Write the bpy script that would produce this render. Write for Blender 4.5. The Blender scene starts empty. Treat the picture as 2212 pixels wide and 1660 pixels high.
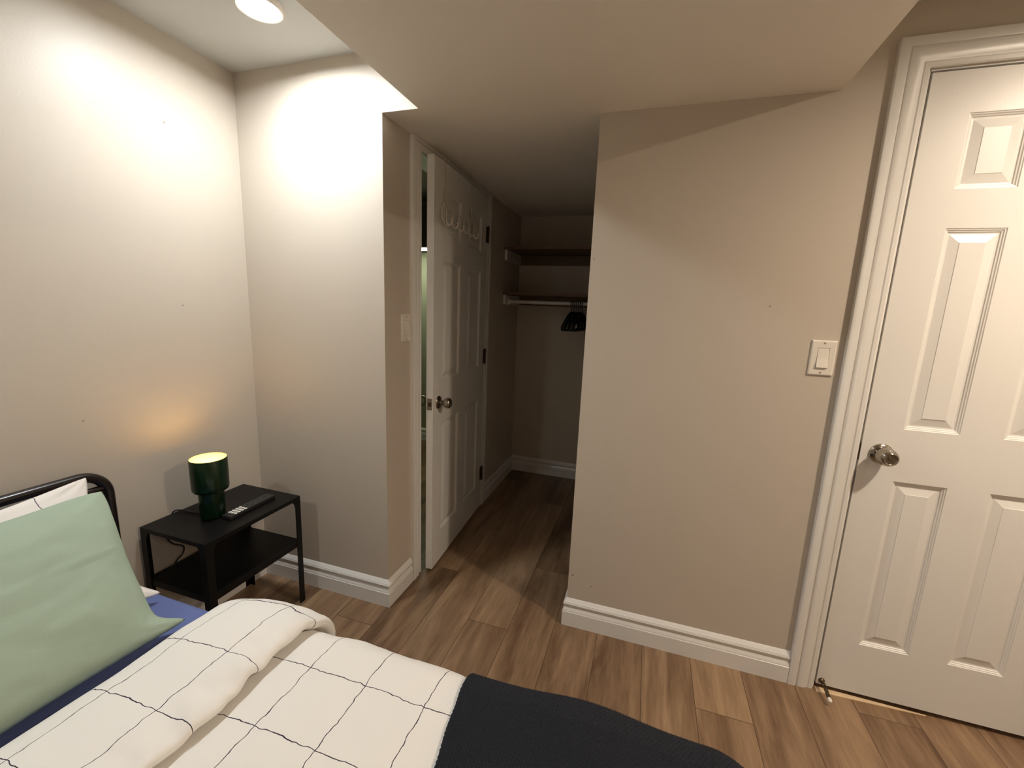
import bpy, bmesh, math, random
from mathutils import Vector, Matrix, noise

random.seed(7)
scn = bpy.context.scene
COL = scn.collection

# ------------------------------------------------------------------ camera, world, exposure
YAW, PITCH, ROLL, FPX = 0.3048, -0.1765, 0.0402, 916.09
CAM = Vector((0.0, 0.0, 1.329))
fw = Vector((-math.sin(YAW)*math.cos(PITCH), math.cos(YAW)*math.cos(PITCH), math.sin(PITCH)))
rt = fw.cross(Vector((0, 0, 1))).normalized()
up = rt.cross(fw)
rr = math.cos(ROLL)*rt + math.sin(ROLL)*up
uu = -math.sin(ROLL)*rt + math.cos(ROLL)*up
cd = bpy.data.cameras.new('camera')
cam = bpy.data.objects.new('camera', cd)
COL.objects.link(cam)
cam.matrix_world = Matrix(((rr.x, uu.x, -fw.x, CAM.x), (rr.y, uu.y, -fw.y, CAM.y), (rr.z, uu.z, -fw.z, CAM.z), (0, 0, 0, 1)))
cd.sensor_fit = 'HORIZONTAL'; cd.sensor_width = 36.0; cd.lens = FPX/2212*36.0
cd.clip_start = 0.02
scn.camera = cam

w = bpy.data.worlds.new('world'); scn.world = w; w.use_nodes = True
w.node_tree.nodes['Background'].inputs[0].default_value = (0.9, 0.8, 0.7, 1)
w.node_tree.nodes['Background'].inputs[1].default_value = 0.0
vs = scn.view_settings
vs.view_transform = 'Standard'; vs.look = 'None'; vs.gamma = 1.0; vs.exposure = 0.17
try: vs.use_curve_mapping = False
except Exception: pass

# lamp emission (radiance, colour) of the recessed lights, the added fill lights and the small lamps
LIGHT_COOL = (0.945, 0.985, 1.0)
LIGHT_WARM = (1.0, 0.835, 0.66)
CEILING_LIGHTS = [  # x, y, strength, colour
    (-1.235, 1.172, 400, LIGHT_COOL),
    (-1.235, -0.62, 225, LIGHT_COOL),  # unseen fill light, added to brighten the bed and soffit
    (1.36, 0.92, 860, LIGHT_WARM),
    (1.36, -0.62, 190, LIGHT_WARM),  # unseen fill light, added on the right-hand side
]
BULB_STRENGTH = 62.0
BATH_STRENGTH = 16.0  # strength of the added strip in the bathroom

# ------------------------------------------------------------------ measured room (metres)
XL, YB, YR, XR_RET = -1.694, 1.461, 1.634, -0.998     # headboard wall, back wall, right-hand wall, passage wall
ZC, ZS = 2.222, 2.013                                  # ceiling, dropped soffit
XSL, XSR = -0.849, 0.486                               # soffit edges
XRE = -0.229                                           # corner of the right-hand wall
YC = 3.241                                             # closet back
XMAX, YMIN = 2.05, -1.75
BED_TOP = 0.42

# ------------------------------------------------------------------ materials
def new_mat(name, color=(0.5, 0.5, 0.5), rough=0.5, metal=0.0, spec=0.5):
    m = bpy.data.materials.new(name); m.use_nodes = True
    b = m.node_tree.nodes['Principled BSDF']
    b.inputs['Base Color'].default_value = (*color, 1)
    b.inputs['Roughness'].default_value = rough
    b.inputs['Metallic'].default_value = metal
    b.inputs['Specular IOR Level'].default_value = spec
    return m, m.node_tree, b

def N(nt, typ, **kw):
    n = nt.nodes.new(typ)
    for k, v in kw.items():
        if hasattr(n, k): setattr(n, k, v)
        else: n.inputs[k].default_value = v
    return n

def math_node(nt, op, a, b=None, c=None):
    n = nt.nodes.new('ShaderNodeMath'); n.operation = op
    for i, v in enumerate((a, b, c)):
        if v is None: continue
        if isinstance(v, (int, float)): n.inputs[i].default_value = v
        else: nt.links.new(v, n.inputs[i])
    return n.outputs[0]

def add_bump(nt, b, height, strength=0.2, dist=0.002):
    bp = N(nt, 'ShaderNodeBump'); bp.inputs['Strength'].default_value = strength
    bp.inputs['Distance'].default_value = dist
    nt.links.new(height, bp.inputs['Height']); nt.links.new(bp.outputs[0], b.inputs['Normal'])

def noise_mat(name, color, rough, scale=200, strength=0.15, dist=0.001, var=0.0, var_scale=6, spec=0.5, metal=0.0, stretch=None, detail=2):
    m, nt, b = new_mat(name, color, rough, metal, spec)
    tc = N(nt, 'ShaderNodeTexCoord')
    src = tc.outputs['Object']
    if stretch:
        mp = N(nt, 'ShaderNodeMapping'); mp.inputs['Scale'].default_value = stretch
        nt.links.new(src, mp.inputs[0]); src = mp.outputs[0]
    ns = N(nt, 'ShaderNodeTexNoise'); ns.inputs['Scale'].default_value = scale; ns.inputs['Detail'].default_value = detail
    nt.links.new(src, ns.inputs['Vector'])
    add_bump(nt, b, ns.outputs['Fac'], strength, dist)
    if var > 0:
        n2 = N(nt, 'ShaderNodeTexNoise'); n2.inputs['Scale'].default_value = var_scale; n2.inputs['Detail'].default_value = 3
        nt.links.new(tc.outputs['Object'], n2.inputs['Vector'])
        r = N(nt, 'ShaderNodeMapRange'); r.inputs['To Min'].default_value = 1-var; r.inputs['To Max'].default_value = 1+var
        nt.links.new(n2.outputs['Fac'], r.inputs['Value'])
        mx = N(nt, 'ShaderNodeVectorMath', operation='SCALE'); mx.inputs[0].default_value = color
        nt.links.new(r.outputs[0], mx.inputs['Scale']); nt.links.new(mx.outputs[0], b.inputs['Base Color'])
    return m

def wall_mat(name, color, spots):
    """Eggshell paint with orange-peel texture and a few nail holes / scuffs at given places."""
    m, nt, b = new_mat(name, color, 0.42, 0, 0.4)
    tc = N(nt, 'ShaderNodeTexCoord'); g = tc.outputs['Object']
    ns = N(nt, 'ShaderNodeTexNoise'); ns.inputs['Scale'].default_value = 170; ns.inputs['Detail'].default_value = 2
    nt.links.new(g, ns.inputs['Vector'])
    add_bump(nt, b, ns.outputs['Fac'], 0.10, 0.002)
    tot = None
    for (p, r) in spots:
        d = N(nt, 'ShaderNodeVectorMath', operation='DISTANCE'); d.inputs[1].default_value = p
        nt.links.new(g, d.inputs[0])
        mr = N(nt, 'ShaderNodeMapRange'); mr.inputs['From Min'].default_value = r*0.5; mr.inputs['From Max'].default_value = r
        mr.inputs['To Min'].default_value = 0.55; mr.inputs['To Max'].default_value = 0.0
        nt.links.new(d.outputs['Value'], mr.inputs['Value'])
        tot = mr.outputs[0] if tot is None else math_node(nt, 'MAXIMUM', tot, mr.outputs[0])
    if tot is not None:
        mx = N(nt, 'ShaderNodeMix', data_type='RGBA')
        mx.inputs['A'].default_value = (*color, 1); mx.inputs['B'].default_value = (0.08, 0.06, 0.045, 1)
        nt.links.new(tot, mx.inputs['Factor']); nt.links.new(mx.outputs['Result'], b.inputs['Base Color'])
    return m

WALLC = (0.585, 0.522, 0.440)
M = {}
M['wall'] = wall_mat('greige_wall_paint', WALLC, [
    ((-0.212, 1.634, 0.231), 0.006), ((-0.132, 1.634, 0.198), 0.004), ((-0.217, 1.634, 1.52), 0.004), ((0.377, 1.634, 1.37), 0.004),
    ((XL, 1.173, 1.926), 0.006), ((XL, 1.177, 1.291), 0.004), ((XL, 0.835, 0.92), 0.004), ((-0.295, 1.497, ZS), 0.005)])
M['ceiling'] = noise_mat('ceiling_paint', (0.60, 0.60, 0.58), 0.8, 120, 0.1, 0.001)
M['soffit'] = noise_mat('soffit_paint', (0.86, 0.795, 0.70), 0.7, 120, 0.1, 0.001)
M['bath_wall'] = noise_mat('bathroom_paint', (0.36, 0.37, 0.27), 0.6, 120, 0.1, 0.001)
M['trim'] = noise_mat('white_trim_paint', (0.80, 0.785, 0.75), 0.28, 60, 0.05, 0.001)
M['door'] = noise_mat('white_door_paint', (0.80, 0.785, 0.75), 0.38, 55, 0.22, 0.001, stretch=(3.0, 3.0, 0.35), detail=4)
M['closet_wood'] = noise_mat('brown_shelf_board', (0.16, 0.09, 0.045), 0.5, 40, 0.1, 0.001)
M['black_metal'] = noise_mat('black_powder_coat', (0.0045, 0.004, 0.0038), 0.42, 500, 0.08, 0.0005, spec=0.22)
M['bed_metal'] = noise_mat('black_gloss_tube', (0.012, 0.008, 0.007), 0.25, 300, 0.03, 0.0005)
M['green_gloss'] = noise_mat('dark_green_enamel', (0.0022, 0.016, 0.0045), 0.24, 60, 0.02, 0.0005, spec=0.35)
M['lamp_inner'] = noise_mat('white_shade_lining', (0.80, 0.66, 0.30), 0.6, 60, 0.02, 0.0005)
M['nickel'] = noise_mat('brushed_nickel', (0.36, 0.32, 0.27), 0.2, 220, 0.05, 0.0005, metal=1.0)
M['dark_metal'] = noise_mat('antique_hinge_metal', (0.10, 0.07, 0.05), 0.4, 220, 0.05, 0.0005, metal=0.8)
M['plastic_white'] = noise_mat('white_plastic', (0.80, 0.75, 0.67), 0.35, 100, 0.02, 0.0005)
M['screw'] = noise_mat('screw_head', (0.30, 0.25, 0.20), 0.4, 100, 0.02, 0.0005)
M['black_plastic'] = noise_mat('black_plastic', (0.008, 0.008, 0.008), 0.4, 300, 0.05, 0.0005)
M['grey_button'] = noise_mat('grey_rubber', (0.05, 0.05, 0.05), 0.4, 300, 0.05, 0.0005)
M['white_button'] = noise_mat('white_rubber', (0.75, 0.72, 0.66), 0.5, 300, 0.05, 0.0005)
M['white_wire'] = noise_mat('white_coated_wire', (0.72, 0.66, 0.58), 0.35, 300, 0.05, 0.0005)
M['threshold'] = noise_mat('pale_threshold_wood', (0.70, 0.52, 0.33), 0.4, 40, 0.1, 0.0005, var=0.12, var_scale=30, stretch=(0.2, 3, 3))
M['sheet'] = noise_mat('blue_jersey_sheet', (0.125, 0.165, 0.385), 0.85, 900, 0.2, 0.0006)
M['green_cloth'] = noise_mat('sage_green_cotton', (0.36, 0.45, 0.345), 0.9, 700, 0.35, 0.0008, var=0.05, var_scale=300)
M['knit'] = noise_mat('slate_knit_wool', (0.019, 0.021, 0.027), 0.95, 900, 0.5, 0.001, var=0.25, var_scale=400, spec=0.25)
M['spring'] = noise_mat('brass_spring_steel', (0.11, 0.08, 0.045), 0.35, 200, 0.05, 0.0005, metal=1.0)
M['bath_dark_band'] = noise_mat('dark_olive_band', (0.06, 0.055, 0.03), 0.5, 60, 0.05, 0.0005)  # shade of the band in the door gap put into the colour

def floor_mat():
    m, nt, b = new_mat('brown_oak_laminate', (0.3, 0.2, 0.13), 0.38, 0, 0.45)
    L = nt.links
    tc = N(nt, 'ShaderNodeTexCoord'); sp = N(nt, 'ShaderNodeSeparateXYZ'); L.new(tc.outputs['Object'], sp.inputs[0])
    PW, PL = 0.18, 1.22
    rx = math_node(nt, 'DIVIDE', math_node(nt, 'ADD', sp.outputs['X'], 0.09), PW)
    row = math_node(nt, 'FLOOR', rx)
    fx = math_node(nt, 'SUBTRACT', rx, row)
    off = math_node(nt, 'FRACT', math_node(nt, 'ADD', math_node(nt, 'MULTIPLY', row, 0.3815), 0.3815*4 + 0.8525))
    ry = math_node(nt, 'ADD', math_node(nt, 'DIVIDE', sp.outputs['Y'], PL), math_node(nt, 'SUBTRACT', 1.0, off))
    pid = math_node(nt, 'FLOOR', ry)
    fy = math_node(nt, 'SUBTRACT', ry, pid)
    cmb = N(nt, 'ShaderNodeCombineXYZ'); L.new(row, cmb.inputs[0]); L.new(pid, cmb.inputs[1])
    wn = N(nt, 'ShaderNodeTexWhiteNoise', noise_dimensions='2D'); L.new(cmb.outputs[0], wn.inputs['Vector'])
    # grain coordinates: stretched along the plank, shifted per plank
    gv = N(nt, 'ShaderNodeVectorMath', operation='MULTIPLY'); gv.inputs[1].default_value = (1, 0.12, 1); L.new(tc.outputs['Object'], gv.inputs[0])
    sh = N(nt, 'ShaderNodeVectorMath', operation='SCALE'); sh.inputs['Scale'].default_value = 7.0; L.new(wn.outputs['Color'], sh.inputs[0])
    ga = N(nt, 'ShaderNodeVectorMath', operation='ADD'); L.new(gv.outputs[0], ga.inputs[0]); L.new(sh.outputs[0], ga.inputs[1])
    n1 = N(nt, 'ShaderNodeTexNoise'); n1.inputs['Scale'].default_value = 14; n1.inputs['Detail'].default_value = 5; n1.inputs['Roughness'].default_value = 0.6; n1.inputs['Distortion'].default_value = 0.6
    L.new(ga.outputs[0], n1.inputs['Vector'])
    n2 = N(nt, 'ShaderNodeTexNoise'); n2.inputs['Scale'].default_value = 110; n2.inputs['Detail'].default_value = 3
    L.new(ga.outputs[0], n2.inputs['Vector'])
    mixf = math_node(nt, 'ADD', math_node(nt, 'MULTIPLY', n1.outputs['Fac'], 0.8), math_node(nt, 'MULTIPLY', n2.outputs['Fac'], 0.2))
    mixf = math_node(nt, 'ADD', mixf, math_node(nt, 'MULTIPLY', math_node(nt, 'SUBTRACT', wn.outputs['Value'], 0.5), 0.22))
    cr = N(nt, 'ShaderNodeValToRGB')
    cr.color_ramp.elements[0].position = 0.30; cr.color_ramp.elements[0].color = (0.115, 0.062, 0.032, 1)
    cr.color_ramp.elements[1].position = 0.70; cr.color_ramp.elements[1].color = (0.36, 0.235, 0.135, 1)
    e = cr.color_ramp.elements.new(0.5); e.color = (0.225, 0.138, 0.078, 1)
    L.new(mixf, cr.inputs['Fac'])
    ex = math_node(nt, 'MULTIPLY', math_node(nt, 'MINIMUM', fx, math_node(nt, 'SUBTRACT', 1.0, fx)), PW)
    ey = math_node(nt, 'MULTIPLY', math_node(nt, 'MINIMUM', fy, math_node(nt, 'SUBTRACT', 1.0, fy)), PL)
    ed = math_node(nt, 'MINIMUM', ex, ey)
    gp = N(nt, 'ShaderNodeMapRange'); gp.inputs['From Min'].default_value = 0.0004; gp.inputs['From Max'].default_value = 0.0016
    L.new(ed, gp.inputs['Value'])
    mx = N(nt, 'ShaderNodeMix', data_type='RGBA'); mx.inputs['A'].default_value = (0.06, 0.033, 0.018, 1)
    L.new(gp.outputs[0], mx.inputs['Factor']); L.new(cr.outputs['Color'], mx.inputs['B'])
    L.new(mx.outputs['Result'], b.inputs['Base Color'])
    hh = math_node(nt, 'ADD', math_node(nt, 'MULTIPLY', gp.outputs[0], 1.0), math_node(nt, 'MULTIPLY', n2.outputs['Fac'], 0.25))
    add_bump(nt, b, hh, 0.25, 0.001)
    return m
M['floor'] = floor_mat()

def grid_cloth(name, base, line, pu, pv, lw):
    """White cotton with a thin dark woven grid; the UV map is in metres of cloth."""
    m, nt, b = new_mat(name, base, 0.9, 0, 0.25)
    L = nt.links
    uv = N(nt, 'ShaderNodeUVMap'); uv.uv_map = 'cloth'
    ns = N(nt, 'ShaderNodeTexNoise'); ns.inputs['Scale'].default_value = 26; ns.inputs['Detail'].default_value = 2
    L.new(uv.outputs[0], ns.inputs['Vector'])
    cs = N(nt, 'ShaderNodeVectorMath', operation='SUBTRACT'); cs.inputs[1].default_value = (0.5, 0.5, 0.5); L.new(ns.outputs['Color'], cs.inputs[0])
    sc = N(nt, 'ShaderNodeVectorMath', operation='SCALE'); sc.inputs['Scale'].default_value = 0.016; L.new(cs.outputs[0], sc.inputs[0])
    ad = N(nt, 'ShaderNodeVectorMath', operation='ADD'); L.new(uv.outputs[0], ad.inputs[0]); L.new(sc.outputs[0], ad.inputs[1])
    sp = N(nt, 'ShaderNodeSeparateXYZ'); L.new(ad.outputs[0], sp.inputs[0])
    du = math_node(nt, 'MULTIPLY', math_node(nt, 'PINGPONG', math_node(nt, 'DIVIDE', sp.outputs['X'], pu), 0.5), pu)
    dv = math_node(nt, 'MULTIPLY', math_node(nt, 'PINGPONG', math_node(nt, 'DIVIDE', sp.outputs['Y'], pv), 0.5), pv)
    d = math_node(nt, 'MINIMUM', du, dv)
    mr = N(nt, 'ShaderNodeMapRange'); mr.inputs['From Min'].default_value = lw*0.75; mr.inputs['From Max'].default_value = lw*1.25
    L.new(d, mr.inputs['Value'])
    mx = N(nt, 'ShaderNodeMix', data_type='RGBA'); mx.inputs['A'].default_value = (*line, 1); mx.inputs['B'].default_value = (*base, 1)
    L.new(mr.outputs[0], mx.inputs['Factor']); L.new(mx.outputs['Result'], b.inputs['Base Color'])
    tc = N(nt, 'ShaderNodeTexCoord'); n2 = N(nt, 'ShaderNodeTexNoise'); n2.inputs['Scale'].default_value = 800
    L.new(tc.outputs['Object'], n2.inputs['Vector'])
    add_bump(nt, b, n2.outputs['Fac'], 0.12, 0.0005)
    return m
M['duvet'] = grid_cloth('white_grid_cotton', (0.87, 0.84, 0.79), (0.03, 0.025, 0.045), 0.155, 0.155, 0.0009)
M['pillow_white'] = grid_cloth('white_grid_pillowcase', (0.84, 0.80, 0.76), (0.10, 0.09, 0.11), 0.31, 0.31, 0.0010)

def emit_mat(name, color, strength):
    m = bpy.data.materials.new(name); m.use_nodes = True
    nt = m.node_tree; nt.nodes.remove(nt.nodes['Principled BSDF'])
    e = nt.nodes.new('ShaderNodeEmission'); e.inputs[0].default_value = (*color, 1); e.inputs[1].default_value = strength
    nt.links.new(e.outputs[0], nt.nodes['Material Output'].inputs[0])
    return m

# ------------------------------------------------------------------ mesh helpers (all in world coordinates)
class MB:
    def __init__(s): s.v = []; s.f = []; s.uv = None
    def add(s, vs_, fs_):
        o = len(s.v); s.v += [Vector(p) for p in vs_]; s.f += [tuple(i+o for i in f) for f in fs_]; return s
    def box(s, a, b):
        (x0, y0, z0), (x1, y1, z1) = a, b
        return s.add([(x0,y0,z0),(x1,y0,z0),(x1,y1,z0),(x0,y1,z0),(x0,y0,z1),(x1,y0,z1),(x1,y1,z1),(x0,y1,z1)],
                     [(0,3,2,1),(4,5,6,7),(0,1,5,4),(1,2,6,5),(2,3,7,6),(3,0,4,7)])
    def rings(s, rs, closed=True, cap0=True, cap1=True):
        """loft through rings of equal length"""
        n = len(rs[0]); vs_ = [p for r in rs for p in r]; fs_ = []
        for i in range(len(rs)-1):
            for j in range(n if closed else n-1):
                k = (j+1) % n
                fs_.append((i*n+j, i*n+k, (i+1)*n+k, (i+1)*n+j))
        if cap0: fs_.append(tuple(range(n-1, -1, -1)))
        if cap1: fs_.append(tuple((len(rs)-1)*n+j for j in range(n)))
        return s.add(vs_, fs_)
    def lathe(s, c, axis, prof, n=40, cap0=True, cap1=True):
        """prof: list of (radius, distance along axis)"""
        a = Vector(axis).normalized(); c = Vector(c)
        e1 = a.orthogonal().normalized(); e2 = a.cross(e1)
        rs = [[c + a*h + (e1*math.cos(2*math.pi*k/n) + e2*math.sin(2*math.pi*k/n))*max(r, 1e-5) for k in range(n)] for r, h in prof]
        return s.rings(rs, True, cap0, cap1)
    def cyl(s, p, q, r, n=24, r2=None):
        p, q = Vector(p), Vector(q)
        return s.lathe(p, q-p, [(r, 0), (r2 if r2 is not None else r, (q-p).length)], n)
    def tube(s, pts, r, n=12, radii=None):
        pts = [Vector(p) for p in pts]; rs = []
        t = (pts[1]-pts[0]).normalized(); e1 = t.orthogonal().normalized()
        for i, p in enumerate(pts):
            if i == 0: t = (pts[1]-pts[0])
            elif i == len(pts)-1: t = (pts[-1]-pts[-2])
            else: t = (pts[i+1]-pts[i-1])
            t = t.normalized(); e1 = (e1 - t*e1.dot(t)).normalized(); e2 = t.cross(e1)
            ri = radii[i] if radii else r
            rs.append([p + (e1*math.cos(2*math.pi*k/n) + e2*math.sin(2*math.pi*k/n))*ri for k in range(n)])
        return s.rings(rs)
    def build(s, name, mat, parent=None, origin=(0,0,0), smooth=None, bevel=0, solid=0, sub=0):
        me = bpy.data.meshes.new(name)
        o3 = Vector(origin)
        me.from_pydata([tuple(p-o3) for p in s.v], [], s.f)
        me.materials.append(mat)
        if s.uv:
            ul = me.uv_layers.new(name='cloth')
            for lp in me.loops: ul.data[lp.index].uv = s.uv[lp.vertex_index]
        bm = bmesh.new(); bm.from_mesh(me); bmesh.ops.recalc_face_normals(bm, faces=bm.faces); bm.to_mesh(me); bm.free()
        if smooth is not None:
            me.shade_smooth()
            if smooth < 180: me.set_sharp_from_angle(angle=math.radians(smooth))
        o = bpy.data.objects.new(name, me); COL.objects.link(o)
        if parent is None: o.location = o3
        else: o.parent = parent
        if bevel:
            bv = o.modifiers.new('bevel', 'BEVEL'); bv.width = bevel; bv.segments = 2; bv.limit_method = 'ANGLE'; bv.angle_limit = math.radians(40)
        if solid:
            sd = o.modifiers.new('solid', 'SOLIDIFY'); sd.thickness = solid; sd.offset = -1
        if sub:
            sb = o.modifiers.new('sub', 'SUBSURF'); sb.levels = sub; sb.render_levels = sub
        return o

def catmull(pts, n=8):
    pts = [Vector(p) for p in pts]; P = [pts[0]*2-pts[1]] + pts + [pts[-1]*2-pts[-2]]; out = []
    for i in range(1, len(P)-2):
        for k in range(n):
            t = k/n; a, b, c, d = P[i-1], P[i], P[i+1], P[i+2]
            out.append(0.5*((2*b) + (c-a)*t + (2*a-5*b+4*c-d)*t*t + (3*b-a-3*c+d)*t**3))
    out.append(pts[-1]); return out

def tag(o, label, cat, group=None, kind=None):
    o['label'] = label; o['category'] = cat
    if group: o['group'] = group
    if kind: o['kind'] = kind
    return o

def thing(name, label, cat, loc, group=None, kind=None):
    e = bpy.data.objects.new(name, None); COL.objects.link(e); e.location = loc; e.empty_display_size = 0.05
    return tag(e, label, cat, group, kind)

def box_struct(name, boxes, mat, label, cat):
    m = MB()
    for a, b in boxes: m.box(a, b)
    return tag(m.build(name, mat), label, cat, kind='structure')

# ------------------------------------------------------------------ room shell
BX0, BY1 = -2.75, 3.63      # bathroom behind the white door
box_struct('floor', [((BX0-0.1, YMIN-0.1, -0.06), (XMAX+0.1, BY1+0.1, 0.0))], M['floor'], 'brown wood-look plank floor running through the room and closet', 'floor')
box_struct('ceiling', [((XL-0.1, YMIN-0.1, ZC), (XSL, YB, ZC+0.08)), ((XSR, YMIN-0.1, ZC), (XMAX+0.1, YR, ZC+0.08))],
           M['ceiling'], 'white main ceiling with a recessed light above the nightstand', 'ceiling')
box_struct('ceiling_soffit', [((XSL, YMIN-0.1, ZS), (XSR, YR+0.002, ZC+0.08)), ((XR_RET-0.11, YB+0.003, ZS), (XSL, YC+0.1, ZC+0.08)), ((XSL, YR+0.002, ZS), (0.62, YC+0.1, ZC+0.08))],
           M['soffit'], 'beige dropped soffit crossing the room and covering the closet passage', 'ceiling')
box_struct('ceiling_bathroom', [((BX0-0.1, YB+0.1, 2.25), (XR_RET-0.11, BY1+0.1, 2.33))], M['ceiling'], 'ceiling of the bathroom behind the open door', 'ceiling')
box_struct('wall_left', [((XL-0.1, YMIN-0.1, 0), (XL, YB+0.1, ZC+0.08))], M['wall'], 'greige wall behind the bed headboard and nightstand', 'wall')
box_struct('wall_back', [((XL, YB, 0), (XR_RET, YB+0.1, ZC+0.08)), ((XR_RET, YB, ZS), (XSL, YB+0.003, ZC+0.08))], M['wall'],
           'brightly lit greige wall between the nightstand corner and the passage', 'wall')
D1Y0, D1Y1, D1Z = 1.732, 2.497, 1.972     # opening of the passage door
box_struct('wall_passage', [((XR_RET-0.11, YB+0.1, 0), (XR_RET, D1Y0, ZS)), ((XR_RET-0.11, D1Y1, 0), (XR_RET, YC, ZS)),
                            ((XR_RET-0.11, D1Y0, D1Z), (XR_RET, D1Y1, ZS))], M['wall'], 'left wall of the passage holding the open white door', 'wall')
box_struct('wall_closet', [((XR_RET-0.11, YC, 0), (0.62, YC+0.1, ZS)), ((0.52, YR+0.12, 0), (0.62, YC, ZS))], M['wall'], 'dark closet wall at the end of the passage', 'wall')
D2X0, D2X1, D2Z = 0.692, 1.315, 2.042
box_struct('wall_right', [((XRE, YR, 0), (D2X0, YR+0.12, ZC+0.08)), ((D2X0, YR, D2Z), (D2X1, YR+0.12, ZC+0.08)), ((D2X1, YR, 0), (XMAX+0.1, YR+0.12, ZC+0.08))],
           M['wall'], 'beige wall between the passage opening and the white panel door', 'wall')
box_struct('wall_far_right', [((XMAX, YMIN-0.1, 0), (XMAX+0.1, YR, ZC+0.08))], M['wall'], 'side wall to the right beyond the panel door', 'wall')
box_struct('wall_rear', [((XL, YMIN-0.1, 0), (XMAX, YMIN, ZC+0.08))], M['wall'], 'wall behind the viewer', 'wall')
box_struct('wall_bathroom', [((BX0, BY1, 0), (XR_RET-0.11, BY1+0.1, 2.25)), ((BX0-0.1, YB+0.1, 0), (BX0, BY1+0.1, 2.25)), ((XR_RET-0.11, YC+0.1, 0), (XR_RET-0.01, BY1+0.1, 2.25)), ((BX0, YB+0.1, 0), (XL-0.1, YB+0.2, 2.25))],
           M['bath_wall'], 'olive bathroom wall glimpsed through the door gap', 'wall')
box_struct('wall_hall', [((D2X0-0.06, 2.5, 0), (XMAX+0.1, 2.6, 2.25)), ((D2X0-0.06, YR+0.12, 2.25), (XMAX+0.1, 2.6, 2.33)), ((XMAX, YR+0.12, 0), (XMAX+0.1, 2.5, 2.25))],
           M['wall'], 'unlit wall behind the closed panel door', 'wall')

# ------------------------------------------------------------------ baseboards
BBP = [(0.0155, 0.0), (0.0155, 0.0640), (0.0140, 0.0652), (0.0140, 0.0668), (0.0128, 0.0674), (0.0136, 0.0690), (0.0130, 0.0722), (0.0085, 0.0805), (0.0072, 0.0835),
       (0.0078, 0.0880), (0.0100, 0.0940), (0.0126, 0.0985), (0.0128, 0.1008), (0.0116, 0.1014), (0.0116, 0.1042), (0.0104, 0.1048), (0.0104, 0.1076), (0.0092, 0.1090), (0.0055, 0.1165), (0.0, 0.1235)]
def baseboard(name, p, q, nrm, e0, e1, label):
    """p->q along the wall foot, nrm into the room; e0/e1: +1 outer mitre, -1 inner mitre, 0 square"""
    p, q, nrm = Vector((*p, 0)), Vector((*q, 0)), Vector((*nrm, 0)); d = (q-p).normalized()
    prof = [(0.0, 0.0)] + BBP
    r0 = [p + nrm*v + Vector((0, 0, z)) - d*(v*e0) for v, z in prof]
    r1 = [q + nrm*v + Vector((0, 0, z)) + d*(v*e1) for v, z in prof]
    return tag(MB().rings([r0, r1]).build(name, M['trim'], smooth=25), label, 'baseboard', kind='structure')
CW1 = 0.082
baseboard('baseboard_left', (XL, -0.9), (XL, YB), (1, 0), 0, -1, 'white baseboard behind the bed and nightstand')
baseboard('baseboard_back', (XL, YB), (XR_RET, YB), (0, -1), -1, 1, 'white moulded baseboard under the bright back wall')
baseboard('baseboard_passage', (XR_RET, YB), (XR_RET, D1Y0-0.003-CW1), (1, 0), 1, 0, 'short white baseboard between wall corner and open door')
baseboard('baseboard_closet_left', (XR_RET, D1Y1+0.003+CW1), (XR_RET, YC), (1, 0), 0, -1, 'dim baseboard on the closet left wall')
baseboard('baseboard_closet_back', (XR_RET, YC), (0.52, YC), (0, -1), -1, 0, 'dim baseboard along the closet back wall')
baseboard('baseboard_right', (XRE, YR), (0.606, YR), (0, -1), 1, 0, 'white moulded baseboard left of the panel door')
baseboard('baseboard_corner', (XRE, YR), (XRE, YR+0.12), (-1, 0), 1, 0, 'short baseboard return round the passage corner')
baseboard('baseboard_bathroom', (BX0, BY1), (XR_RET-0.11, BY1), (0, -1), 0, 0, 'pale bathroom baseboard seen through the door gap')

# ------------------------------------------------------------------ door casings
CASP = [(0, 0), (0, 0.008), (0.003, 0.0105), (0.013, 0.0112), (0.0165, 0.0095), (0.020, 0.0105), (0.028, 0.0150), (0.038, 0.0172), (0.046, 0.0172), (0.051, 0.0150),
        (0.0525, 0.0118), (0.055, 0.0118), (0.0565, 0.0172), (0.060, 0.0182), (0.077, 0.0182), (0.0815, 0.0165), (0.082, 0.013), (0.082, 0)]
def casing(mb, to_world, a0, a1, ztop):
    """U-shaped moulded frame; a0,a1 inner edges along the wall; to_world(a, out, z)"""
    rs = []
    for k in range(4):
        ring = []
        for u, v in CASP:
            if k == 0: ring.append(to_world(a0-u, v, 0.0))
            elif k == 1: ring.append(to_world(a0-u, v, ztop+u))
            elif k == 2: ring.append(to_world(a1+u, v, ztop+u))
            else: ring.append(to_world(a1+u, v, 0.0))
        rs.append(ring)
    mb.rings(rs)
def door_frame(name, to_world, o0, o1, ztop, depth, label, rev=0.004, head=None):
    m = MB(); casing(m, to_world, o0-rev, o1+rev, ztop+rev)
    t = tag(m.build(name, M['trim'], smooth=25), label, 'door frame', kind='structure')
    j = MB()
    def bx(a0, a1, z0, z1):
        p = [to_world(a, w_, z) for z in (z0, z1) for (a, w_) in ((a0, 0.0), (a1, 0.0), (a1, -depth), (a0, -depth))]
        j.add(p, [(0,1,2,3),(7,6,5,4),(0,4,5,1),(1,5,6,2),(2,6,7,3),(3,7,4,0)])
    bx(o0-0.018, o0+0.001, 0, ztop+0.018); bx(o1-0.001, o1+0.018, 0, ztop+0.018); bx(o0, o1, ztop-0.001, ztop+0.018)
    j.build('jamb', M['trim'], parent=t)
    return t
f1 = lambda a, o, z: Vector((XR_RET+o, a, z))
f2 = lambda a, o, z: Vector((a, YR-o, z))
CASP_FULL = CASP
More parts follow.
